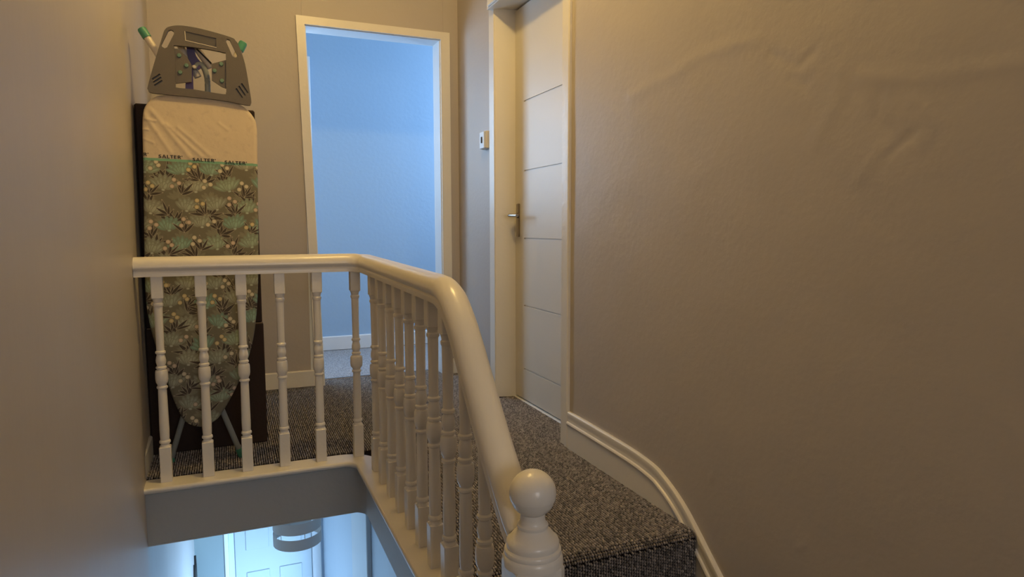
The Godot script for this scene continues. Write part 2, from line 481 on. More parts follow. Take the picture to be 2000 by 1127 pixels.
# ------------------------------------------------------------------ floors, stairs, carpet
const NOSE := -1.55
func pile(called: String, rects: Array, seed_: int, label: String, px := 0.0083, pz := 0.0090, r := 1.0) -> void:
	# loop-pile carpet: one tuft per cell; rects: [origin, u, v, normal]
	var s := Soup.new()
	lathe(s, [[0.0027, -0.003], [0.0029, 0.0012], [0.0020, 0.0034], [0.0, 0.0042]], Vector3.ZERO, 6)
	var me := s.mesh(80.0)
	me.surface_set_material(0, M.loop)
	var rng := RandomNumberGenerator.new()
	rng.seed = seed_
	var shades := [Color(0.50, 0.465, 0.445), Color(0.58, 0.545, 0.52), Color(0.44, 0.41, 0.39), Color(0.63, 0.595, 0.57), Color(0.53, 0.495, 0.475), Color(0.36, 0.335, 0.315)]
	var xf: Array[Transform3D] = []
	var cols := PackedColorArray()
	for q in rects:
		var u: Vector3 = q[1]; var v: Vector3 = q[2]; var n: Vector3 = q[3]
		var nu := maxi(1, roundi(u.length() / px)); var nv := maxi(1, roundi(v.length() / pz))
		var sx: float = u.length() / nu; var sz: float = v.length() / nv
		var ud := u.normalized(); var vd := v.normalized()
		var base := Basis(ud, n.normalized(), ud.cross(n.normalized()))
		for j in nv:
			for i in nu:
				var p: Vector3 = q[0] + ud * (i + 0.5 + rng.randf_range(-0.07, 0.07)) * sx + vd * (j + 0.5 + rng.randf_range(-0.12, 0.12) + (0.33 * (i % 3) if nv > 2 else 0.0)) * sz
				if q.size() > 4 and not q[4].call(p): continue
				var sc := rng.randf_range(0.88, 1.12)
				var b := base * Basis(Vector3.UP, 0.16 + rng.randf_range(-0.14, 0.14)) * Basis.from_scale(Vector3(sc, rng.randf_range(0.85, 1.2) * r, 1.6 * sc))
				xf.append(Transform3D(b, p))
				cols.append((shades[rng.randi() % shades.size()] as Color).srgb_to_linear() * rng.randf_range(0.85, 1.3))
	var mm := MultiMesh.new()
	mm.transform_format = MultiMesh.TRANSFORM_3D
	mm.use_colors = true
	mm.mesh = me
	mm.instance_count = xf.size()
	for i in xf.size():
		mm.set_instance_transform(i, xf[i])
		mm.set_instance_color(i, cols[i])
	var o := MultiMeshInstance3D.new()
	o.name = numbered(called); o.multimesh = mm
	add_child(o, true)
	tag(o, label, "carpet", "stuff")

func floors() -> void:
	var back := M.backing as StandardMaterial3D
	var f := Soup.new()
	box(f, Vector3(-0.40, -0.21, -2.585), Vector3(1.45, -0.002, -4.0), 0.001)
	box(f, Vector3(0.462, -0.21, NOSE + 0.013), Vector3(1.25, -0.002, -2.585), 0.012)
	structure("floor", f, back, "carpeted landing floor round the stairwell", "floor")
	structure("floor_room", box(Soup.new(), Vector3(-0.40, -0.21, -4.0), Vector3(2.45, 0.0, -5.1), 0.001), M.room_floor, "bluish grey carpeted floor of the far room", "floor")
	var st := Soup.new()
	box(st, Vector3(0.50, -0.62, -1.34), Vector3(1.25, -0.202, NOSE - 0.02), 0.004)
	box(st, Vector3(0.50, -0.62, -1.12), Vector3(1.25, -0.402, -1.36), 0.004)
	box(st, Vector3(-0.303, -0.75, 3.6), Vector3(1.25, -0.602, -1.0), 0.004)
	box(st, Vector3(0.50, -0.75, -0.99), Vector3(1.25, -0.602, -1.15), 0.004)
	structure("floor_stairs", st, back, "upper carpeted steps and half landing", "stairs")
	var lf := Soup.new()
	for k in 10:
		box(lf, Vector3(-0.303, -0.795 - 0.195 * k, -1.0 - 0.22 * k), Vector3(0.45, -1.0 - 0.195 * k, -1.235 - 0.22 * k), 0.004)
	structure("floor_stairs_lower", lf, back, "lower flight of steps down to the hall", "stairs")
	structure("floor_hall", box(Soup.new(), Vector3(-0.45, -2.75, 3.7), Vector3(0.8, -2.9, -5.6), 0.001), back, "floor of the lower hall", "floor")
	pile("landing_carpet", [
		[Vector3(-0.325, 0.0, -2.645), Vector3(1.61, 0, 0), Vector3(0, 0, -1.22), Vector3.UP, func(p: Vector3) -> bool: return p.x < 1.27 or p.z > -3.23],
		[Vector3(0.515, 0.0, NOSE - 0.003), Vector3(0.722, 0, 0), Vector3(0, 0, -1.094), Vector3.UP, func(_p: Vector3) -> bool: return true],
		[Vector3(0.515, -0.016, NOSE + 0.016), Vector3(0.722, 0, 0), Vector3(0, -0.185, 0), Vector3(0, 0, 1), func(_p: Vector3) -> bool: return true],
		[Vector3(0.515, -0.0155, NOSE + 0.0152), Vector3(0.722, 0, 0), Vector3(0, 0.0092, -0.0004), Vector3(0, 0.2, 0.98), func(_p: Vector3) -> bool: return true],
		[Vector3(0.515, -0.0075, NOSE + 0.0135), Vector3(0.722, 0, 0), Vector3(0, 0.0064, -0.0066), Vector3(0, 0.7, 0.7), func(_p: Vector3) -> bool: return true],
		[Vector3(0.515, -0.001, NOSE + 0.0055), Vector3(0.722, 0, 0), Vector3(0, 0.0005, -0.0092), Vector3(0, 0.97, 0.2), func(_p: Vector3) -> bool: return true],
		[Vector3(0.515, -0.2, -1.33), Vector3(0.722, 0, 0), Vector3(0, 0, -0.2), Vector3.UP, func(_p: Vector3) -> bool: return true],
		[Vector3(0.44, 0.0, -3.855), Vector3(0.75, 0, 0), Vector3(0, 0, -0.14), Vector3.UP, func(_p: Vector3) -> bool: return true],
		[Vector3(1.285, 0.0, -2.43), Vector3(0.085, 0, 0), Vector3(0, 0, -0.775), Vector3.UP, func(_p: Vector3) -> bool: return true],
		[Vector3(1.237, 0.0, -2.39), Vector3(0.05, 0, 0), Vector3(0, 0, -0.255), Vector3.UP, func(_p: Vector3) -> bool: return true],
	], 11, "brown and beige loop pile carpet over the landing and top step")
	# metal strip in the doorway
	structure("trim_threshold", box(Soup.new(), Vector3(0.44, -0.002, -3.995), Vector3(1.19, 0.006, -4.02), 0.003), M.chrome, "thin metal carpet strip across the open doorway", "trim")

func room_floor_material() -> void:
	var n := 512
	var im := Image.create(n, n, false, Image.FORMAT_RGB8)
	var rng := RandomNumberGenerator.new(); rng.seed = 4
	im.fill(Color(0.60, 0.60, 0.62))
	for k in 16000:
		var g := rng.randf_range(0.34, 0.86)
		var x := rng.randi() % (n - 4); var y := rng.randi() % (n - 4)
		im.fill_rect(Rect2i(x, y, 2 + rng.randi() % 3, 2 + rng.randi() % 3), Color(g, g * 0.97, g * 0.96))
	var m := mat(Color(1, 1, 1), 0.95, 0.1)
	m.albedo_texture = tex(im)
	m.uv1_triplanar = true; m.uv1_world_triplanar = true; m.uv1_scale = Vector3.ONE / 0.5
	M.room_floor = m

# ------------------------------------------------------------------ skirting, frames, door
func trims() -> void:
	# skirting on the back wall and left wall
	var sk := func(a: Vector3, b: Vector3, called: String, label: String) -> void:
		var s := Soup.new()
		box(s, a, b, 0.006)
		structure(called, s, M.trim, label, "baseboard")
	sk.call(Vector3(-0.34, 0, -3.87), Vector3(0.42, 0.097, -3.852), "baseboard_back", "cream skirting board under the back wall behind the balusters")
	sk.call(Vector3(1.238, 0, -3.87), Vector3(1.29, 0.097, -3.852), "baseboard_back_side", "short cream skirting piece right of the open doorway")
	sk.call(Vector3(-0.33, 0, -2.64), Vector3(-0.3045, 0.09, -2.90), "baseboard_left", "cream skirting board on the left wall behind the first baluster")
	sk.call(Vector3(1.272, 0, -3.32), Vector3(1.292, 0.097, -3.85), "baseboard_right_far", "low cream skirting between white door and open doorway")
	# the tall moulded skirting that bends down the stairs
	var top := spline([Vector2(-2.353, 0.152), Vector2(-2.1, 0.148), Vector2(-1.88, 0.142), Vector2(-1.76, 0.129), Vector2(-1.705, 0.112), Vector2(-1.65, 0.087), Vector2(-1.59, 0.050), Vector2(-1.527, -0.002), Vector2(-1.413, -0.10), Vector2(-1.2, -0.285), Vector2(-1.05, -0.405), Vector2(-0.9, -0.45), Vector2(0.8, -0.45)], 6)
	var bot := [Vector2(0.8, -0.6), Vector2(-1.14, -0.6), Vector2(-1.6, -0.23), Vector2(-1.6, -0.01), Vector2(-2.353, -0.01)]
	var poly := PackedVector2Array()
	for p: Vector2 in top: poly.append(p + Vector2(0, -0.004))
	for p: Vector2 in bot: poly.append(p)
	var s := Soup.new()
	slab(s, poly, func(u: float, v: float, w: float) -> Vector3: return Vector3(w, v, u), 1.2385, 1.252)
	var o := thing("baseboard_right", Vector3(1.25, 0, -1.9), "tall cream moulded skirting that curves down the stairs along the right wall", "baseboard", "structure")
	put("board", s, M.trim, o, 20.0)
	var path := []
	for p: Vector2 in top: path.append(Vector3(1.252, p.y, p.x))
	path.reverse()
	# profile: x towards the room (left of travel +z -> -z is -x), y up
	var prof := []
	for p in [[0, 0.001], [0.010, 0.001], [0.015, -0.003], [0.0165, -0.009], [0.0150, -0.020], [0.0130, -0.032], [0.0130, -0.039], [0.0185, -0.042], [0.0205, -0.047], [0.0190, -0.052], [0.0130, -0.055], [0.012, -0.060], [0, -0.060]]:
		prof.append(Vector2(-p[0], p[1]))
	var sm := Soup.new()
	sweep(sm, prof, path)
	put("moulding", sm, M.trim, o, 35.0)

	# open doorway in the back wall: lining and face boards, a little out of plumb at left
	var d := thing("trim_doorway", Vector3(0.8, 0, -3.87), "cream wooden frame round the open doorway to the blue-lit room", "door frame", "structure")
	var face := func(u: float, v: float, w: float) -> Vector3: return Vector3(u, v, w)
	put("architrave", slab(Soup.new(), PackedVector2Array([Vector2(0.374, 2.033), Vector2(0.424, 0), Vector2(0.4715, 0), Vector2(0.418, 1.99)]), face, -3.872, -3.853), M.trim, d, 20)
	put("architrave", slab(Soup.new(), PackedVector2Array([Vector2(1.236, 2.031), Vector2(1.236, 0), Vector2(1.181, 0), Vector2(1.181, 1.989)]), face, -3.872, -3.853), M.trim, d, 20)
	put("architrave", slab(Soup.new(), PackedVector2Array([Vector2(0.374, 2.033), Vector2(1.236, 2.031), Vector2(1.181, 1.989), Vector2(0.418, 1.99)]), face, -3.872, -3.853), M.trim, d, 20)
	put("lining", slab(Soup.new(), PackedVector2Array([Vector2(0.40, 2.01), Vector2(0.40, 0), Vector2(0.4755, 0), Vector2(0.424, 2.01)]), face, -4.005, -3.868), M.white, d, 20)
	put("lining", box(Soup.new(), Vector3(1.176, 0, -3.868), Vector3(1.21, 2.01, -4.005), 0.002), M.white, d)
	put("lining", box(Soup.new(), Vector3(0.40, 1.985, -3.868), Vector3(1.21, 2.02, -4.005), 0.002), M.white, d)

	# frame and leaf of the white door in the right wall
	var e := thing("trim_door", Vector3(1.3, 0, -2.8), "cream painted frame set deep in the right wall round the white door", "door frame", "structure")
	put("jamb", slab(Soup.new(), PackedVector2Array([Vector2(1.278, -3.237), Vector2(1.378, -3.208), Vector2(1.46, -3.208), Vector2(1.46, -3.265), Vector2(1.278, -3.265)]), func(u: float, v: float, w: float) -> Vector3: return Vector3(u, w, v), 0.0, 2.02), M.trim, e, 20)
	put("jamb", box(Soup.new(), Vector3(1.243, 0, -2.386), Vector3(1.46, 2.02, -2.425), 0.002), M.trim, e)
	put("head", box(Soup.new(), Vector3(1.245, 1.992, -2.39), Vector3(1.46, 2.03, -3.265), 0.002), M.trim, e)
	put("architrave", box(Soup.new(), Vector3(1.272, 0, -3.238), Vector3(1.292, 2.07, -3.312), 0.004), M.trim, e)
	put("architrave", box(Soup.new(), Vector3(1.236, 0, -2.355), Vector3(1.253, 2.07, -2.385), 0.004), M.trim, e)
	put("architrave", box(Soup.new(), Vector3(1.236, 1.998, -2.37), Vector3(1.262, 2.07, -3.24), 0.004), M.trim, e)
	structure("trim_sill", box(Soup.new(), Vector3(1.365, -0.002, -2.44), Vector3(1.45, 0.005, -3.21), 0.002), M.white, "white strip under the grooved white door", "trim")
	var door := thing("door_1", Vector3(1.377, 0, -2.83), "closed white door with five horizontal grooves and a lever handle", "door", "structure")
	var leaf := CSGCombiner3D.new()
	leaf.name = "leaf"
	var slabm := CSGBox3D.new()
	slabm.size = Vector3(0.036, 1.970, 0.755); slabm.position = Vector3(0.018, 0.998, 0.0)
	slabm.material = M.door
	leaf.add_child(slabm)
	for y in [1.521, 1.179, 0.841, 0.499, 0.171]:
		var g := CSGBox3D.new()
		g.operation = CSGShape3D.OPERATION_SUBTRACTION
		g.size = Vector3(0.010, 0.007, 0.545); g.position = Vector3(0.0, y, 0.005)
		g.material = M.door
		leaf.add_child(g)
	door.add_child(leaf)
	put("handle_plate", box(Soup.new(), Vector3(1.369, 0.848, -3.148), Vector3(1.378, 1.018, -3.182), 0.004), M.chrome, door)
	var lev := Soup.new()
	sweep(lev, circle(0.0085, 12), spline([Vector3(1.372, 0.957, -3.166), Vector3(1.335, 0.957, -3.166), Vector3(1.322, 0.957, -3.160), Vector3(1.318, 0.957, -3.145), Vector3(1.319, 0.956, -3.10), Vector3(1.322, 0.955, -3.06)], 5))
	lathe(lev, [[0.013, 0.0], [0.013, 0.006], [0.010, 0.008]], Vector3(1.370, 0.957, -3.166), 16, Vector3(-1, 0, 0))
	put("lever", lev, M.chrome, door)
	# light switch between the door and the doorway
	var sw := thing("light_switch", Vector3(1.29, 1.36, -3.385), "small white switch on the daylit strip of wall left of the white door", "switch")
	put("back_box", box(Soup.new(), Vector3(1.268, 1.312, -3.345), Vector3(1.2905, 1.405, -3.425), 0.004), M.trim, sw)
	put("cover", box(Soup.new(), Vector3(1.258, 1.314, -3.350), Vector3(1.268, 1.403, -3.420), 0.003), M.white, sw)
	put("rocker", box(Soup.new(), Vector3(1.254, 1.343, -3.378), Vector3(1.259, 1.376, -3.392), 0.002), M.ink, sw)

# ------------------------------------------------------------------ balustrade
func baluster_mesh(top: float, fat := 1.0) -> ArrayMesh:
	var s := Soup.new()
	var w := 0.0188
	box(s, Vector3(-w, 0, -w), Vector3(w, 0.128, w), 0.0022)
	box(s, Vector3(-w, 0.655, -w), Vector3(w, top, w), 0.0022)
	# radii and heights: foot cove, lower shaft, ring, bulb, ring, ball, ring, upper shaft, ring, head cove
	lathe(s, [[0.0180, 0.122], [0.0180, 0.129], [0.0142, 0.134], [0.0140, 0.137], [0.0182, 0.141], [0.0185, 0.145], [0.0176, 0.149], [0.0148, 0.152], [0.0155, 0.165], [0.0160, 0.19], [0.0152, 0.25], [0.0142, 0.333],
		[0.0144, 0.335], [0.0178, 0.338], [0.0180, 0.343], [0.0146, 0.347], [0.0150, 0.351], [0.0192 * fat, 0.360], [0.0206 * fat, 0.370], [0.0206 * fat, 0.388], [0.0198 * fat, 0.397], [0.0184, 0.402], [0.0142, 0.4035],
		[0.0144, 0.406], [0.0176, 0.409], [0.0174, 0.414], [0.0136, 0.417], [0.0138, 0.421], [0.0163, 0.430], [0.0165, 0.438], [0.0148, 0.448], [0.0126, 0.456], [0.0128, 0.459], [0.0166, 0.462], [0.0166, 0.468], [0.0130, 0.472],
		[0.0127, 0.49], [0.0132, 0.55], [0.0140, 0.62], [0.0142, 0.626], [0.0170, 0.630], [0.0170, 0.637], [0.0142, 0.640], [0.0150, 0.646], [0.0178, 0.654], [0.0182, 0.662]], Vector3.ZERO, 22)
	return s.mesh(36.0)

func balustrade() -> void:
	var o := thing("balustrade", Vector3(0.477, 0.0, -2.607), "cream painted balustrade with turned balusters, curved handrail and ball-topped newel", "balustrade")
	# plan of the level part: along the back, round the corner, then towards the stairs
	var plan := func(cx: float, cz: float, r: float, xs: float, ze: float) -> Array:
		var out := []
		var xa := cx - r; var zb := cz + r
		for k in 8: out.append(Vector2(lerpf(xs, xa, k / 8.0), cz))
		for k in 9:
			var a := PI / 2 * k / 8.0
			out.append(Vector2(xa + sin(a) * r, zb - cos(a) * r))
		for k in range(1, 9): out.append(Vector2(cx, lerpf(zb, ze, k / 8.0)))
		return out
	# handrail
	var pts := []
	for p: Vector2 in plan.call(0.478, -2.607, 0.075, -0.304, -1.78):
		var y := 0.767
		if p.x > 0.45: y = lerpf(0.765, 0.754, clampf((p.y + 2.53) / 0.75, 0, 1))
		pts.append(Vector3(p.x, y, p.y))
	for p in spline([Vector3(0.478, 0.754, -1.78), Vector3(0.478, 0.752, -1.66), Vector3(0.478, 0.751, -1.58), Vector3(0.478, 0.746, -1.535), Vector3(0.478, 0.724, -1.475), Vector3(0.478, 0.664, -1.40), Vector3(0.479, 0.575, -1.32), Vector3(0.481, 0.462, -1.22), Vector3(0.484, 0.362, -1.125), Vector3(0.486, 0.335, -1.095)], 6).slice(1):
		pts.append(p)
	var prof := []
	for k in 13:
		var a := PI * k / 12.0
		prof.append(Vector2(cos(a) * 0.0335, sin(a) * 0.033 - 0.001))
	for p in [[-0.0335, -0.006], [-0.031, -0.010], [-0.0265, -0.013], [-0.0245, -0.018], [-0.0265, -0.022], [-0.0275, -0.025], [-0.0275, -0.036], [0.0275, -0.036], [0.0275, -0.025], [0.0265, -0.022], [0.0245, -0.018], [0.0265, -0.013], [0.031, -0.010], [0.0335, -0.006]]:
		prof.append(Vector2(p[0], p[1]))
	put("handrail", sweep(Soup.new(), prof, pts), M.rail, o, 45.0)
	# base rail the balusters stand on, with a rounded nosing over the well
	var bp := []
	for p: Vector2 in plan.call(0.462, -2.592, 0.095, -0.304, -1.46): bp.append(Vector3(p.x, 0, p.y))
	for p in [[-0.045, -1.40], [-0.18, -1.28], [-0.40, -1.08]]: bp.append(Vector3(0.462, p[0], p[1]))
	var np := [Vector2(-0.046, 0), Vector2(0.041, 0), Vector2(0.046, -0.004), Vector2(0.048, -0.011), Vector2(0.046, -0.018), Vector2(0.041, -0.022), Vector2(-0.046, -0.022)]
	put("base_rail", sweep(Soup.new(), np, bp), M.trim, o, 40.0)
	var full := baluster_mesh(0.742)
	var stub := baluster_mesh(0.672)
	for x in [-0.236, -0.099, 0.033, 0.165, 0.298, 0.441]:
		put_mesh("baluster", baluster_mesh(0.742, 1.14) if x > 0.4 else full, M.rail, o, Vector3(x, -0.001, -2.607) - o.position)
	for z in [-2.415, -2.285, -2.157, -2.030, -1.905, -1.780, -1.655, -1.530]:
		put_mesh("baluster", full, M.rail, o, Vector3(0.477, lerpf(-0.001, -0.012, clampf((z + 2.4) / 0.8, 0, 1)), z) - o.position)
	put_mesh("baluster", stub, M.rail, o, Vector3(0.477, -0.038, -1.403) - o.position)
	put_mesh("baluster", stub, M.rail, o, Vector3(0.477, -0.176, -1.28) - o.position)
	# newel
	var nc := Vector3(0.488, 0.421, -1.06)
	var n := Soup.new()
	var nb := Soup.new()
	box(n, Vector3(nc.x - 0.047, -0.6, nc.z - 0.047), Vector3(nc.x + 0.047, 0.302, nc.z + 0.047), 0.012)
	lathe(n, [[0.056, -0.128], [0.0555, -0.118], [0.0535, -0.112], [0.0515, -0.110], [0.0525, -0.106], [0.0515, -0.101], [0.0475, -0.098], [0.0480, -0.095], [0.0485, -0.090], [0.0465, -0.084], [0.042, -0.080], [0.036, -0.073], [0.030, -0.067], [0.0275, -0.063], [0.0285, -0.060], [0.0282, -0.057], [0.0250, -0.055], [0.0235, -0.051], [0.0225, -0.045], [0.0230, -0.036]], nc, 40)
	var post := put("newel_post", n, M.rail, o, 42.0)
	var bprof := []
	for k in range(0, 25):
		var a := lerpf(-1.03, PI / 2, k / 24.0)
		var r := 0.0427
		if absf(a + 0.36) < 0.035: r = 0.0418
		bprof.append([cos(a) * r, sin(a) * r])
	bprof[0] = [0.020, -0.037]
	lathe(nb, bprof, nc, 40)
	var ball := put("ball_cap", nb, M.rail, o, 60.0)
	post.name = "newel_post"; ball.name = "ball_cap"
	# painted boards round the well below the base rail
	var ap := []
	for p: Vector2 in plan.call(0.463, -2.585, 0.072, -0.304, -1.50): ap.append(Vector3(p.x, 0, p.y))
	var app := [Vector2(0.010, -0.015), Vector2(0.010, -0.213), Vector2(0.007, -0.217), Vector2(-0.010, -0.217), Vector2(-0.010, -0.015)]
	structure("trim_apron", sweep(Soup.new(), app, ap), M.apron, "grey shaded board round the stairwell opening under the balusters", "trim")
	var string := Soup.new()
	slab(string, PackedVector2Array([Vector2(-1.5, -0.02), Vector2(-1.45, -0.02), Vector2(-1.06, -0.45), Vector2(-1.06, -0.72), Vector2(-1.5, -0.217)]), func(u: float, v: float, w: float) -> Vector3: return Vector3(w, v, u), 0.453, 0.498)
	structure("trim_string", string, M.trim, "sloping cream board below the last balusters", "trim")

# ------------------------------------------------------------------ ironing board
func ell(im: Image, cx: float, cy: float, rx: float, ry: float, ang: float, c: Color, feather := 0.25) -> void:
	var R := int(ceil(maxf(rx, ry))) + 1
	var w := im.get_width(); var h := im.get_height()
	var ca := cos(ang); var sa := sin(ang)
	for y in range(maxi(0, int(cy) - R), mini(h, int(cy) + R + 1)):
		for x in range(maxi(0, int(cx) - R), mini(w, int(cx) + R + 1)):
			var dx := x - cx; var dy := y - cy
			var a := (dx * ca + dy * sa) / rx; var b := (-dx * sa + dy * ca) / ry
			var q := a * a + b * b
			if q < 1.0:
				var t := clampf((1.0 - q) / feather, 0.0, 1.0) * c.a
				im.set_pixel(x, y, im.get_pixel(x, y).lerp(Color(c.r, c.g, c.b), t))

func leaf_blade(im: Image, p: Vector2, dir: float, l: float, w: float, c: Color, edge: Color) -> void:
	# a pointed blade from p along dir
	var n := int(l * 1.2)
	for k in n:
		var t := float(k) / n
		var ww := w * sin(PI * pow(t, 0.8)) * (1.0 - 0.25 * t)
		var q := p + Vector2(cos(dir), sin(dir)) * l * t
		ell(im, q.x, q.y, 2.0, maxf(ww, 0.8) + 1.6, dir, edge, 0.6)
	for k in n:
		var t := float(k) / n
		var ww := w * sin(PI * pow(t, 0.8)) * (1.0 - 0.25 * t)
		if ww < 0.7: continue
		var q := p + Vector2(cos(dir), sin(dir)) * l * t
		ell(im, q.x, q.y, 2.0, ww, dir, c, 0.5)

func cover_textures() -> Array:
	var W := 448; var H := 1360   # 0.42 m by 1.275 m
	var im := Image.create(W, H, false, Image.FORMAT_RGB8)
	var ground := Color(0.475, 0.455, 0.395)
	im.fill(ground)
	var rng := RandomNumberGenerator.new(); rng.seed = 21
	var soft := FastNoiseLite.new(); soft.seed = 2; soft.frequency = 0.02
	var petals := [Color(0.60, 0.665, 0.575), Color(0.645, 0.655, 0.575), Color(0.54, 0.655, 0.58), Color(0.62, 0.64, 0.565)]
	var dark := Color(0.315, 0.29, 0.27); var line := Color(0.70, 0.67, 0.58)
	var spots := []
	var row := 0
	var y := 250.0
	while y < H + 60:
		for i in 5:
			spots.append(Vector2(i * 118.0 - 20.0 + (59.0 if row % 2 else 0.0) + rng.randf_range(-14, 14), y + rng.randf_range(-14, 14)))
		y += 78.0; row += 1
	# faint ghost flowers behind
	for p: Vector2 in spots:
		for k in 7:
			var a := -PI / 2 + (k - 3) * 0.42 + rng.randf_range(-0.1, 0.1)
			var q := p + Vector2(50, 36) + Vector2(cos(a), sin(a)) * 24.0
			ell(im, q.x, q.y, 20.0, 7.0, a, Color(0.55, 0.545, 0.47, 0.75), 0.5)
	# leaf sprays
	for p: Vector2 in spots:
		for side in [0, 1]:
			if rng.randf() < (0.95 if side == 0 else 0.5):
				var base := p + (Vector2(59, 22) if side == 0 else Vector2(20, -40)) + Vector2(rng.randf_range(-12, 12), rng.randf_range(-10, 10))
				var main := -PI / 2 + rng.randf_range(-0.9, 0.9)
				for k in 5:
					var a := main + (k - 2) * 0.50 + rng.randf_range(-0.12, 0.12)
					leaf_blade(im, base, a, rng.randf_range(42, 82) * (1.0 - 0.12 * absf(k - 2)), rng.randf_range(5.0, 8.5), dark, line)
	# flowers: a fan of rounded petals in front of a paler fan
	for i in spots.size():
		var p: Vector2 = spots[i]
		var turn := rng.randf_range(-0.35, 0.35)
		var main: Color = petals[rng.randi() % 4]
		for ring in 3:
			var cnt := [7, 5, 3][ring] as int
			var step: float = [0.31, 0.30, 0.30][ring]
			var reach: float = [56.0, 45.0, 32.0][ring]
			for k in cnt:
				var a := -PI / 2 + turn + (k - (cnt - 1) / 2.0) * step
				var l := reach * rng.randf_range(0.88, 1.1)
				var q := p + Vector2(cos(a), sin(a)) * l * 0.66
				ell(im, q.x, q.y, l * 0.50, 10.5 - ring, a, ground.lerp(main, 0.45), 0.3)
				ell(im, q.x, q.y, l * 0.47, 8.8 - ring, a, main.darkened(0.10 - 0.07 * ring), 0.6)
				ell(im, q.x, q.y, l * 0.38, 3.0, a, main.lightened(0.10), 1.0)
		ell(im, p.x, p.y - 3, 8, 5, turn, main.lightened(0.25), 0.9)
	# more sprays lying over the flowers
	for p: Vector2 in spots:
		if rng.randf() < 0.75:
			var base := p + Vector2(62 + rng.randf_range(-8, 8), 8 + rng.randf_range(-14, 14))
			var main := -PI / 2 + rng.randf_range(-1.1, 1.1)
			for k in 4:
				leaf_blade(im, base, main + (k - 1.5) * 0.55 + rng.randf_range(-0.1, 0.1), rng.randf_range(36, 66), rng.randf_range(4.0, 6.5), dark, line)
	# berries
	for p: Vector2 in spots:
		if rng.randf() < 0.8:
			var c := p + Vector2(46 + rng.randf_range(-16, 16), -30 + rng.randf_range(-10, 10))
			var tint: Color = [Color(0.80, 0.76, 0.65), Color(0.78, 0.70, 0.61), Color(0.79, 0.72, 0.54)][rng.randi() % 3]
			for k in 2 + rng.randi() % 3:
				var q := c + Vector2(cos(k * 2.1 + rng.randf()), sin(k * 2.1)) * 15.0
				ell(im, q.x, q.y, 10.0, 10.0, 0, Color(0.42, 0.40, 0.35), 0.2)
				ell(im, q.x, q.y, 8.8, 8.8, 0, tint, 0.3)
				ell(im, q.x, q.y, 4.5, 4.5, 0, tint.lightened(0.2), 0.8)
	# cream end and its teal band; the band tilts a little
	var hm := Image.create(W, H, false, Image.FORMAT_RGB8)
	var nz := FastNoiseLite.new(); nz.seed = 9; nz.frequency = 0.012
	for yy in 330:
		for x in W:
			var edge := 283.0 + x * 0.026
			if yy < edge - 10.0:
				var st := soft.get_noise_2d(x, yy)
				im.set_pixel(x, yy, Color(0.83, 0.765, 0.67).darkened(maxf(0.0, st - 0.25) * 0.12))
			elif yy < edge:
				im.set_pixel(x, yy, Color(0.50, 0.68, 0.57))
	for yy in H:
		for x in W:
			var h := 0.45 + 0.12 * nz.get_noise_2d(x, yy)
			if yy < 300:
				# soft folds falling from the upper left towards the middle
				for f in [[30, 100, 120, 250, 0.30, 9.0], [60, 90, 190, 270, 0.34, 10.0], [110, 140, 230, 262, 0.24, 8.0], [150, 150, 260, 255, 0.2, 8.0], [5, 190, 60, 215, 0.2, 6.0], [20, 120, 70, 130, 0.22, 6.0], [300, 125, 330, 150, 0.18, 7.0], [5, 160, 45, 165, 0.2, 5.0]]:
					var a := Vector2(f[0], f[1]); var b := Vector2(f[2], f[3])
					var dd: float = Vector2(x, yy).distance_to(Geometry2D.get_closest_point_to_segment(Vector2(x, yy), a, b)) / f[5]
					if dd < 2.5: h += f[4] * exp(-dd * dd)
			hm.set_pixel(x, yy, Color(h, h, h))
	return [tex(im), tex(hm)]

func tube(s: Soup, a: Vector3, b: Vector3, r: float) -> Soup:
	lathe(s, [[r, 0.0], [r, a.distance_to(b)]], a, 14, (b - a).normalized())
	return s

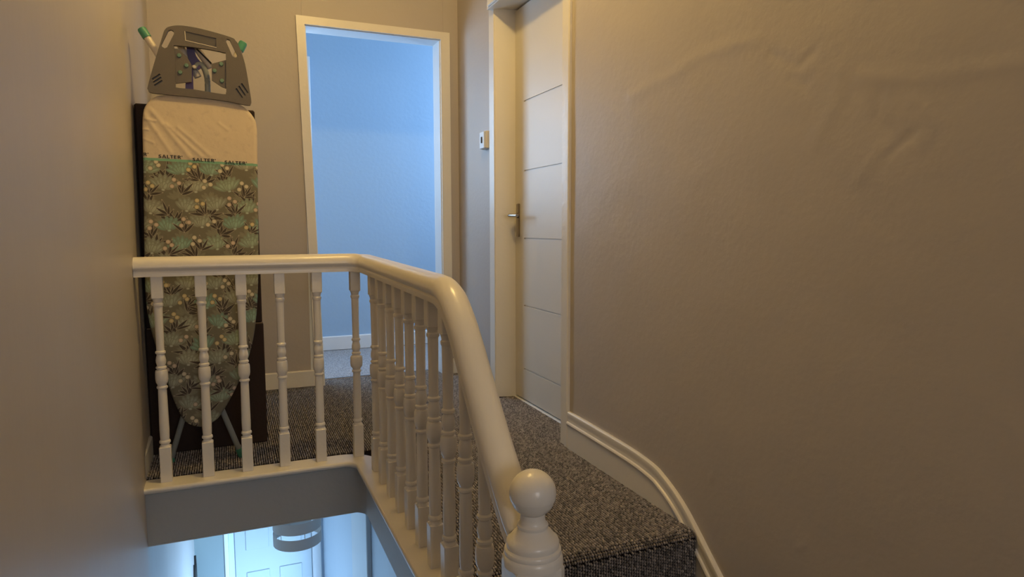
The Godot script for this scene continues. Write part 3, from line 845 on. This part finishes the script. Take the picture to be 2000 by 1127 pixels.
func ironing_board() -> void:
	var o := thing("ironing_board", Vector3(-0.09, 0.0, -2.77), "floral ironing board standing on end with a cream top and grey iron rest", "ironing board")
	var vd := Vector3(0, 0.9968, -0.0797)
	var nn := Vector3(0, 0.0797, 0.9968)
	var place := func(u: float, v: float, w: float) -> Vector3: return Vector3(u, 0.15, -2.72) + vd * v + nn * w
	var raw := [Vector2(-0.167, 1.392), Vector2(-0.225, 1.383), Vector2(-0.261, 1.350), Vector2(-0.275, 1.295), Vector2(-0.279, 1.141), Vector2(-0.287, 0.85), Vector2(-0.290, 0.666), Vector2(-0.284, 0.57), Vector2(-0.269, 0.486), Vector2(-0.232, 0.332), Vector2(-0.205, 0.235), Vector2(-0.176, 0.175), Vector2(-0.128, 0.149), Vector2(-0.085, 0.161), Vector2(-0.050, 0.193), Vector2(0.011, 0.300), Vector2(0.064, 0.434), Vector2(0.090, 0.585), Vector2(0.104, 0.80), Vector2(0.113, 1.131), Vector2(0.117, 1.27), Vector2(0.106, 1.326), Vector2(0.064, 1.369), Vector2(0.0, 1.388), Vector2(-0.085, 1.397)]
	var pts := []
	for p: Vector2 in raw: pts.append(Vector2(p.x, (p.y - 0.15) / 0.9968))
	var line := spline(pts, 4, true)
	var n := line.size()
	var inward := []
	for i in n:
		var t: Vector2 = (line[(i + 1) % n] - line[(i - 1 + n) % n]).normalized()
		inward.append(Vector2(-t.y, t.x))
	var c := Vector2(-0.09, 0.6)
	if (inward[0] as Vector2).dot(c - line[0]) < 0: 
		for i in n: inward[i] = -inward[i]
	var s := Soup.new()
	s.begin()
	var rings := []
	for q in [[0.014, -0.026], [0.003, -0.020], [0.0, -0.012], [0.002, -0.005], [0.007, -0.001], [0.014, 0.0]]:
		var r := []
		for i in n: r.append([line[i] + inward[i] * q[0], q[1]])
		rings.append(r)
	var uvof := func(p: Vector2) -> Vector2: return Vector2((p.x + 0.30) / 0.42, 1.0 - (p.y + 0.01) / 1.275)
	for k in rings.size() - 1:
		for i in n:
			var j := (i + 1) % n
			var q := [rings[k][i], rings[k][j], rings[k + 1][j], rings[k + 1][i]]
			s.quad(place.call(q[0][0].x, q[0][0].y, q[0][1]), place.call(q[1][0].x, q[1][0].y, q[1][1]), place.call(q[2][0].x, q[2][0].y, q[2][1]), place.call(q[3][0].x, q[3][0].y, q[3][1]), uvof.call(q[0][0]), uvof.call(q[1][0]), uvof.call(q[2][0]), uvof.call(q[3][0]))
	for e in [0, rings.size() - 1]:
		var poly := PackedVector2Array()
		for q in rings[e]: poly.append(q[0])
		var t := Geometry2D.triangulate_polygon(poly)
		var cw := Geometry2D.is_polygon_clockwise(poly)
		for i in range(0, t.size(), 3):
			var idx := [t[i], t[i + 1], t[i + 2]]
			var tcw := Geometry2D.is_polygon_clockwise(PackedVector2Array([poly[idx[0]], poly[idx[1]], poly[idx[2]]]))
			if (tcw != cw) != (e == 0): idx.reverse()
			var w: float = rings[e][0][1]
			s.tri(place.call(poly[idx[0]].x, poly[idx[0]].y, w), place.call(poly[idx[1]].x, poly[idx[1]].y, w), place.call(poly[idx[2]].x, poly[idx[2]].y, w), uvof.call(poly[idx[0]]), uvof.call(poly[idx[1]]), uvof.call(poly[idx[2]]))
	s.fix()
	var tx := cover_textures()
	var cm := mat(Color(1, 1, 1), 0.85, 0.2)
	cm.albedo_texture = tx[0]
	cm.heightmap_enabled = true; cm.heightmap_texture = tx[1]; cm.heightmap_scale = 0.8
	var cover := put("cover", s, cm, o, 50.0)
	part_label(cover, "cream and grey floral cover with mint flowers")
	# lettering across the cream end
	var font := SystemFont.new()
	font.font_names = PackedStringArray(["Droid Sans"]); font.font_weight = 700
	for q in [["R'", 283, -0.268, 1.166], ["SALTER'", 333, -0.187, 1.160], ["SALTER'", 396, -0.074, 1.152], ["SALTER'", 457, 0.036, 1.146]]:
		var tm := TextMesh.new()
		tm.text = q[0]; tm.font = font; tm.font_size = 32; tm.pixel_size = 0.00056; tm.depth = 0.0006
		tm.curve_step = 4.0
		var l := put_mesh("lettering", tm, M.ink, cover)
		var at: Vector3 = place.call(q[2], (q[3] - 0.15) / 0.9968, 0.0008)
		l.transform = Transform3D(Basis(Vector3(1, -0.025, 0), vd, nn) * Basis.from_scale(Vector3(1.22, 0.95, 1)), at - o.position)
	# grey iron rest
	var rest := CSGCombiner3D.new()
	rest.name = "iron_rest"
	var zr := -2.805
	var plate := func(list: Array, d: float, back: float, m: Material, op := CSGShape3D.OPERATION_UNION) -> CSGPolygon3D:
		var g := CSGPolygon3D.new()
		var pp := PackedVector2Array()
		for q: Vector2 in list: pp.append(q)
		g.polygon = pp; g.mode = CSGPolygon3D.MODE_DEPTH; g.depth = d
		g.position = Vector3(0, 0, back) - Vector3(o.position.x, o.position.y, o.position.z)
		g.material = m; g.operation = op
		return g
	var outer := spline([Vector2(-0.168, 1.632), Vector2(-0.186, 1.619), Vector2(-0.197, 1.590), Vector2(-0.227, 1.495), Vector2(-0.250, 1.415), Vector2(-0.251, 1.399), Vector2(-0.238, 1.389), Vector2(-0.16, 1.386), Vector2(-0.011, 1.379), Vector2(0.082, 1.367), Vector2(0.097, 1.372), Vector2(0.099, 1.388), Vector2(0.094, 1.43), Vector2(0.082, 1.52), Vector2(0.063, 1.585), Vector2(0.052, 1.603), Vector2(0.034, 1.615), Vector2(-0.062, 1.634), Vector2(-0.13, 1.639)], 4, true)
	rest.add_child(plate.call(outer, 0.016, zr, M.grey_plastic))
	var hole := func(list: Array, m: Material = M.grey_plastic) -> void:
		rest.add_child(plate.call(list, 0.06, zr + 0.02, m, CSGShape3D.OPERATION_SUBTRACTION))
	# CSGPolygon3D runs its depth towards -z
	hole.call(spline([Vector2(-0.152, 1.566), Vector2(-0.158, 1.556), Vector2(-0.158, 1.51), Vector2(-0.16, 1.425), Vector2(-0.154, 1.414), Vector2(-0.1, 1.412), Vector2(0.0, 1.402), Vector2(0.010, 1.408), Vector2(0.012, 1.425), Vector2(0.015, 1.545), Vector2(0.008, 1.556), Vector2(-0.06, 1.564)], 4, true))
	hole.call([Vector2(-0.200, 1.566), Vector2(-0.199, 1.557), Vector2(-0.190, 1.552), Vector2(-0.182, 1.556), Vector2(-0.157, 1.607), Vector2(-0.158, 1.616), Vector2(-0.167, 1.621), Vector2(-0.176, 1.616)])
	hole.call([Vector2(0.017, 1.600), Vector2(0.022, 1.607), Vector2(0.031, 1.605), Vector2(0.055, 1.552), Vector2(0.053, 1.543), Vector2(0.045, 1.540), Vector2(0.039, 1.544)])
	var dent := func(list: Array) -> void:
		rest.add_child(plate.call(list, 0.014, zr + 0.004, M.grey_deep, CSGShape3D.OPERATION_SUBTRACTION))
	for k in 3:
		var a := Vector2(-0.237 + 0.003 * k, 1.440 - 0.011 * k)
		dent.call([a, a + Vector2(0.026, 0.020), a + Vector2(0.030, 0.016), a + Vector2(0.003, -0.005)])
		var b := Vector2(0.050 + 0.010 * k, 1.425 + 0.010 * k) - Vector2(0.006, 0.0)
		dent.call([b, b + Vector2(0.022, -0.034), b + Vector2(0.026, -0.031), b + Vector2(0.005, 0.003)])
	# shallow label recess
	rest.add_child(plate.call([Vector2(-0.120, 1.620), Vector2(-0.118, 1.588), Vector2(-0.017, 1.572), Vector2(-0.016, 1.606)], 0.006, zr + 0.003, M.grey_deep, CSGShape3D.OPERATION_SUBTRACTION))
	o.add_child(rest)
	var rim := Soup.new()
	for q in [[Vector3(-0.121, 1.587, zr), Vector3(-0.016, 1.571, zr)], [Vector3(-0.120, 1.587, zr), Vector3(-0.121, 1.62, zr)]]: tube(rim, q[0], q[1], 0.0016)
	put("recess_rim", rim, M.tube, o)
	for q in [[[Vector2(-0.170, 1.555), Vector2(-0.148, 1.556), Vector2(-0.118, 1.53), Vector2(-0.103, 1.500), Vector2(-0.106, 1.440), Vector2(-0.17, 1.428)], [[-0.144, 1.532], [-0.121, 1.498], [-0.143, 1.471]]], [[Vector2(0.02, 1.532), Vector2(0.008, 1.528), Vector2(-0.035, 1.512), Vector2(-0.037, 1.452), Vector2(-0.004, 1.430), Vector2(0.02, 1.422)], [[-0.002, 1.514], [-0.026, 1.487], [-0.002, 1.452]]]]:
		var pl := Soup.new()
		slab(pl, PackedVector2Array(q[0]), func(u: float, v: float, w: float) -> Vector3: return Vector3(u, v, w), zr - 0.014, zr - 0.006)
		put("hinge_plate", pl, M.grey_plastic, o)
		for r in q[1]:
			var rv := Soup.new()
			lathe(rv, [[0.0078, -0.001], [0.0078, 0.002], [0.006, 0.0045], [0.0, 0.0055]], Vector3(r[0], r[1], zr - 0.006), 14, Vector3(0, 0, 1))
			put("rivet", rv, M.mint_dull, o)
	# frame behind: feet with mint caps, support tube, purple clip
	for q in [[Vector3(-0.260, 1.615, -2.858), Vector3(-0.205, 1.52, -2.85)], [Vector3(0.074, 1.600, -2.858), Vector3(0.030, 1.51, -2.85)]]:
		var leg := put("foot_tube", tube(Soup.new(), q[0], q[1], 0.0125), M.tube, o)
		var dirv: Vector3 = (q[0] - q[1]).normalized()
		put("rubber_foot", lathe(Soup.new(), [[0.0150, -0.022], [0.0155, -0.020], [0.0155, 0.010], [0.0135, 0.015], [0.0, 0.016]], q[0], 18, dirv), M.mint, o)
		leg.name = leg.name
	var flat := func(list: Array, z0: float, z1: float) -> Soup:
		return slab(Soup.new(), PackedVector2Array(spline(list, 3, true)), func(u: float, v: float, w: float) -> Vector3: return Vector3(u, v, w), z0, z1)
	put("folded_strut", flat.call([Vector2(-0.119, 1.585), Vector2(-0.098, 1.585), Vector2(-0.088, 1.543), Vector2(-0.070, 1.515), Vector2(-0.080, 1.495), Vector2(-0.097, 1.499), Vector2(-0.102, 1.467), Vector2(-0.104, 1.37), Vector2(-0.130, 1.37), Vector2(-0.125, 1.465), Vector2(-0.109, 1.498), Vector2(-0.115, 1.531)], -2.856, -2.842), M.purple, o)
	put("folded_tube", tube(Soup.new(), Vector3(-0.150, 1.60, -2.868), Vector3(-0.085, 1.47, -2.868), 0.0135), M.tube, o)
	put("folded_tube", tube(Soup.new(), Vector3(-0.095, 1.59, -2.862), Vector3(-0.040, 1.508, -2.862), 0.013), M.tube, o)
	put("folded_tube", sweep(Soup.new(), circle(0.0105), spline([Vector3(-0.095, 1.498, -2.85), Vector3(-0.084, 1.514, -2.85), Vector3(-0.070, 1.512, -2.85), Vector3(-0.059, 1.492, -2.85), Vector3(-0.053, 1.455, -2.85), Vector3(-0.055, 1.37, -2.855)], 5)), M.tube_grey, o)
	put("folded_strut", tube(Soup.new(), Vector3(-0.085, 1.57, -2.846), Vector3(-0.036, 1.520, -2.846), 0.003), M.dark, o)
	put("knob", lathe(Soup.new(), [[0.0, 0.012], [0.006, 0.010], [0.008, 0.004], [0.007, -0.004], [0.0, -0.004]], Vector3(-0.096, 1.500, -2.842), 14, Vector3(0, 0, 1)), M.tube, o)
	# legs showing under the nose
	put("leg", tube(Soup.new(), Vector3(-0.055, 0.21, -2.775), Vector3(0.010, 0.018, -2.768), 0.0105), M.tube_grey, o)
	put("leg", tube(Soup.new(), Vector3(-0.170, 0.23, -2.81), Vector3(-0.236, 0.018, -2.805), 0.0105), M.tube_grey, o)
	for p in [Vector3(0.013, 0.013, -2.768), Vector3(-0.239, 0.013, -2.805)]:
		put("rubber_foot", lathe(Soup.new(), [[0.0, -0.013], [0.012, -0.013], [0.0145, -0.008], [0.0145, 0.02], [0.0125, 0.024], [0.0, 0.024]], p, 16, Vector3(-0.3, 0.95, 0).normalized()), M.mint, o)

func tall_box() -> void:
	var o := thing("flat_box", Vector3(-0.085, 0, -3.0), "tall dark brown box standing behind the floral ironing board", "box")
	put("body", box(Soup.new(), Vector3(-0.312, 0.004, -2.915), Vector3(0.118, 0.505, -3.36), 0.004), M.box_dark, o)
	put("upper_body", box(Soup.new(), Vector3(-0.311, 0.508, -2.918), Vector3(0.114, 1.367, -3.358), 0.006), M.box_dark, o)
	put("seam", box(Soup.new(), Vector3(-0.308, 0.504, -2.916), Vector3(0.116, 0.509, -3.35), 0.001), M.box_edge, o)

# ------------------------------------------------------------------ lower hall
func hall() -> void:
	structure("wall_hall_right", box(box(box(box(Soup.new(), Vector3(0.62, -2.75, 3.6), Vector3(0.76, -0.76, -1.56), 0.001), Vector3(0.62, -2.75, -1.56), Vector3(0.76, -0.205, -3.9), 0.001), Vector3(0.62, -2.75, -4.8), Vector3(0.76, -0.205, -5.45), 0.001), Vector3(0.62, -1.78, -3.9), Vector3(0.76, -0.205, -4.8), 0.001), M.low, "pale blue-lit right wall of the lower hall", "wall")
	structure("wall_hall_right_low", box(Soup.new(), Vector3(0.62, -2.75, -3.9), Vector3(0.76, -2.45, -4.8), 0.001), M.low, "wall under the unseen lower hall window", "wall")
	window("window_3", Vector3(0.69, -2.45, -3.9), Vector3(0.69, -1.78, -4.8), "unseen white window low in the lower hall, placed to light its walls and door")  # unseen below the view; placed to light the hall
	structure("wall_hall_back", box(Soup.new(), Vector3(-0.40, -2.75, -5.45), Vector3(0.76, -0.205, -5.6), 0.001), M.low, "pale end wall of the lower hall behind the white door", "wall")
	structure("ceiling_hall", box(box(Soup.new(), Vector3(-0.40, -0.212, -2.58), Vector3(0.76, -0.222, -5.6), 0.001), Vector3(0.463, -0.212, -1.5), Vector3(0.76, -0.222, -2.58), 0.001), M.ceiling, "ceiling of the lower hall under the landing", "ceiling")
	structure("wall_stair_side", box(Soup.new(), Vector3(0.463, -2.75, -0.95), Vector3(0.62, -0.62, -1.5), 0.001), M.low, "side of the stairs below the newel", "wall")
	# door at the end of the hall
	var fr := thing("trim_hall_door", Vector3(0.23, -2.75, -5.45), "white frame round the pale door below the landing", "door frame", "structure")
	put("architrave", box(Soup.new(), Vector3(-0.125, -2.75, -5.452), Vector3(-0.095, -0.7, -5.42), 0.004), M.white, fr)
	put("architrave", box(Soup.new(), Vector3(0.528, -2.75, -5.452), Vector3(0.60, -0.7, -5.425), 0.006), M.white, fr)
	put("jamb", box(Soup.new(), Vector3(-0.095, -2.75, -5.452), Vector3(-0.052, -0.7, -5.437), 0.003), M.low, fr)
	var d := thing("door_2", Vector3(0.23, -2.75, -5.45), "pale panelled door seen below the landing behind the lampshade", "door", "structure")
	put("leaf", box(Soup.new(), Vector3(-0.05, -2.74, -5.452), Vector3(0.524, -0.74, -5.43), 0.004), M.hall_door, d)
	for q in [[0.03, 0.20, -1.80, -2.6], [0.275, 0.445, -1.80, -2.6], [0.03, 0.20, -0.84, -1.62], [0.275, 0.445, -0.84, -1.62]]:
		var pn := Soup.new()
		var c := Vector3((q[0] + q[1]) / 2, (q[2] + q[3]) / 2, -5.429)
		var h := Vector3((q[1] - q[0]) / 2, absf(q[3] - q[2]) / 2, 0)
		box(pn, c - h - Vector3(0, 0, 0.002), c + h + Vector3(0, 0, 0.006), 0.006)
		put("panel", pn, M.hall_door, d)
	# strip of wall with shade put into its grey-green, dark gap at left, door in the right wall
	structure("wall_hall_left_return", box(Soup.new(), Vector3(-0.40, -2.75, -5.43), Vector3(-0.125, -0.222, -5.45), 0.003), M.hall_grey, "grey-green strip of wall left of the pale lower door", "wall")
	structure("trim_gap", slab(Soup.new(), PackedVector2Array([Vector2(-5.16, -2.75), Vector2(-5.40, -2.75), Vector2(-5.40, -1.66), Vector2(-5.37, -1.56), Vector2(-5.32, -1.68), Vector2(-5.26, -1.58), Vector2(-5.19, -1.70)]), func(u: float, v: float, w: float) -> Vector3: return Vector3(w, v, u), -0.345, -0.318), M.dark, "black tapering gap at the end of the lower left wall", "trim")
	var e := thing("door_3", Vector3(0.62, -2.75, -3.6), "white door edge in the right wall of the lower hall", "door", "structure")
	put("leaf", box(Soup.new(), Vector3(0.594, -2.74, -3.34), Vector3(0.622, -0.30, -3.79), 0.004), M.white, e)
	put("frame", box(Soup.new(), Vector3(0.600, -2.74, -3.79), Vector3(0.622, -0.27, -3.86), 0.004), M.white, e)
	# pendant shade
	var lp := thing("pendant_lamp", Vector3(0.262, -0.222, -3.4), "grey-white drum lampshade with slots hanging below the landing", "lamp")
	var c := Vector3(0.262, 0, -3.4)
	for k in 4:
		var y0 := -0.675 + 0.079 * k
		var b := Soup.new()
		for q in 64:
			var a0 := TAU * q / 64.0
			var a1 := TAU * (q + 1) / 64.0
			var d0 := Vector3(cos(a0), 0, sin(a0)) * 0.117
			var d1 := Vector3(cos(a1), 0, sin(a1)) * 0.117
			b.quad(c + d0 + Vector3(0, y0, 0), c + d0 + Vector3(0, y0 + 0.056, 0), c + d1 + Vector3(0, y0 + 0.056, 0), c + d1 + Vector3(0, y0, 0))
		put("shade_band", b, M.shade, lp, 40)
	var ribs := Soup.new()
	for k in 6:
		var a := TAU * k / 6 + 0.3
		var p := c + Vector3(cos(a), 0, sin(a)) * 0.1135
		box(ribs, p + Vector3(-0.0015, -0.67, -0.0015), p + Vector3(0.0015, -0.38, 0.0015), 0.0005)
	put("shade_rib", ribs, M.shade, lp)
	put("cord", tube(Soup.new(), c + Vector3(0, -0.40, 0), c + Vector3(0, -0.222, 0), 0.003), M.white, lp)
	put("bulb", lathe(Soup.new(), [[0.0, -0.53], [0.018, -0.525], [0.028, -0.50], [0.026, -0.48], [0.014, -0.45], [0.013, -0.40], [0.0, -0.40]], c, 20), M.white, lp)

func unseen_ceiling_lamp() -> void:
	var lp := thing("unseen_ceiling_lamp", Vector3(LAMP.x, CEIL, LAMP.z), "unseen warm globe lamp, out of view over the landing, lighting its walls", "lamp")  # lamp is out of view; kind and place chosen to light the landing
	var s := Soup.new()
	var pr := []
	for k in 17:
		var a := -PI / 2 + PI * k / 16.0
		pr.append([maxf(cos(a), 0.0) * 0.05, sin(a) * 0.05])
	put("bulb", lathe(s, pr, LAMP, 24), M.glow, lp, 60)
	put("cord", tube(Soup.new(), LAMP + Vector3(0, 0.05, 0), Vector3(LAMP.x, CEIL + 0.002, LAMP.z), 0.004), M.white, lp)
	var l := OmniLight3D.new()
	l.name = "unseen_ceiling_lamp_light"
	l.position = Vector3.ZERO + LAMP - lp.position
	l.light_energy = LAMP_E; l.light_color = WARM; l.omni_range = 12.0; l.omni_attenuation = 2.0
	l.light_size = 0.05; l.shadow_enabled = true
	lp.add_child(l, true)

func _ready() -> void:
	setup()
	materials()
	M.hall_door = mat(Color(0.72, 0.76, 0.78), 0.4)
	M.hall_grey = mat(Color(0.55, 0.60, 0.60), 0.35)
	room_floor_material()
	walls()
	floors()
	trims()
	hall()
	unseen_ceiling_lamp()
	balustrade()
	tall_box()
	ironing_board()
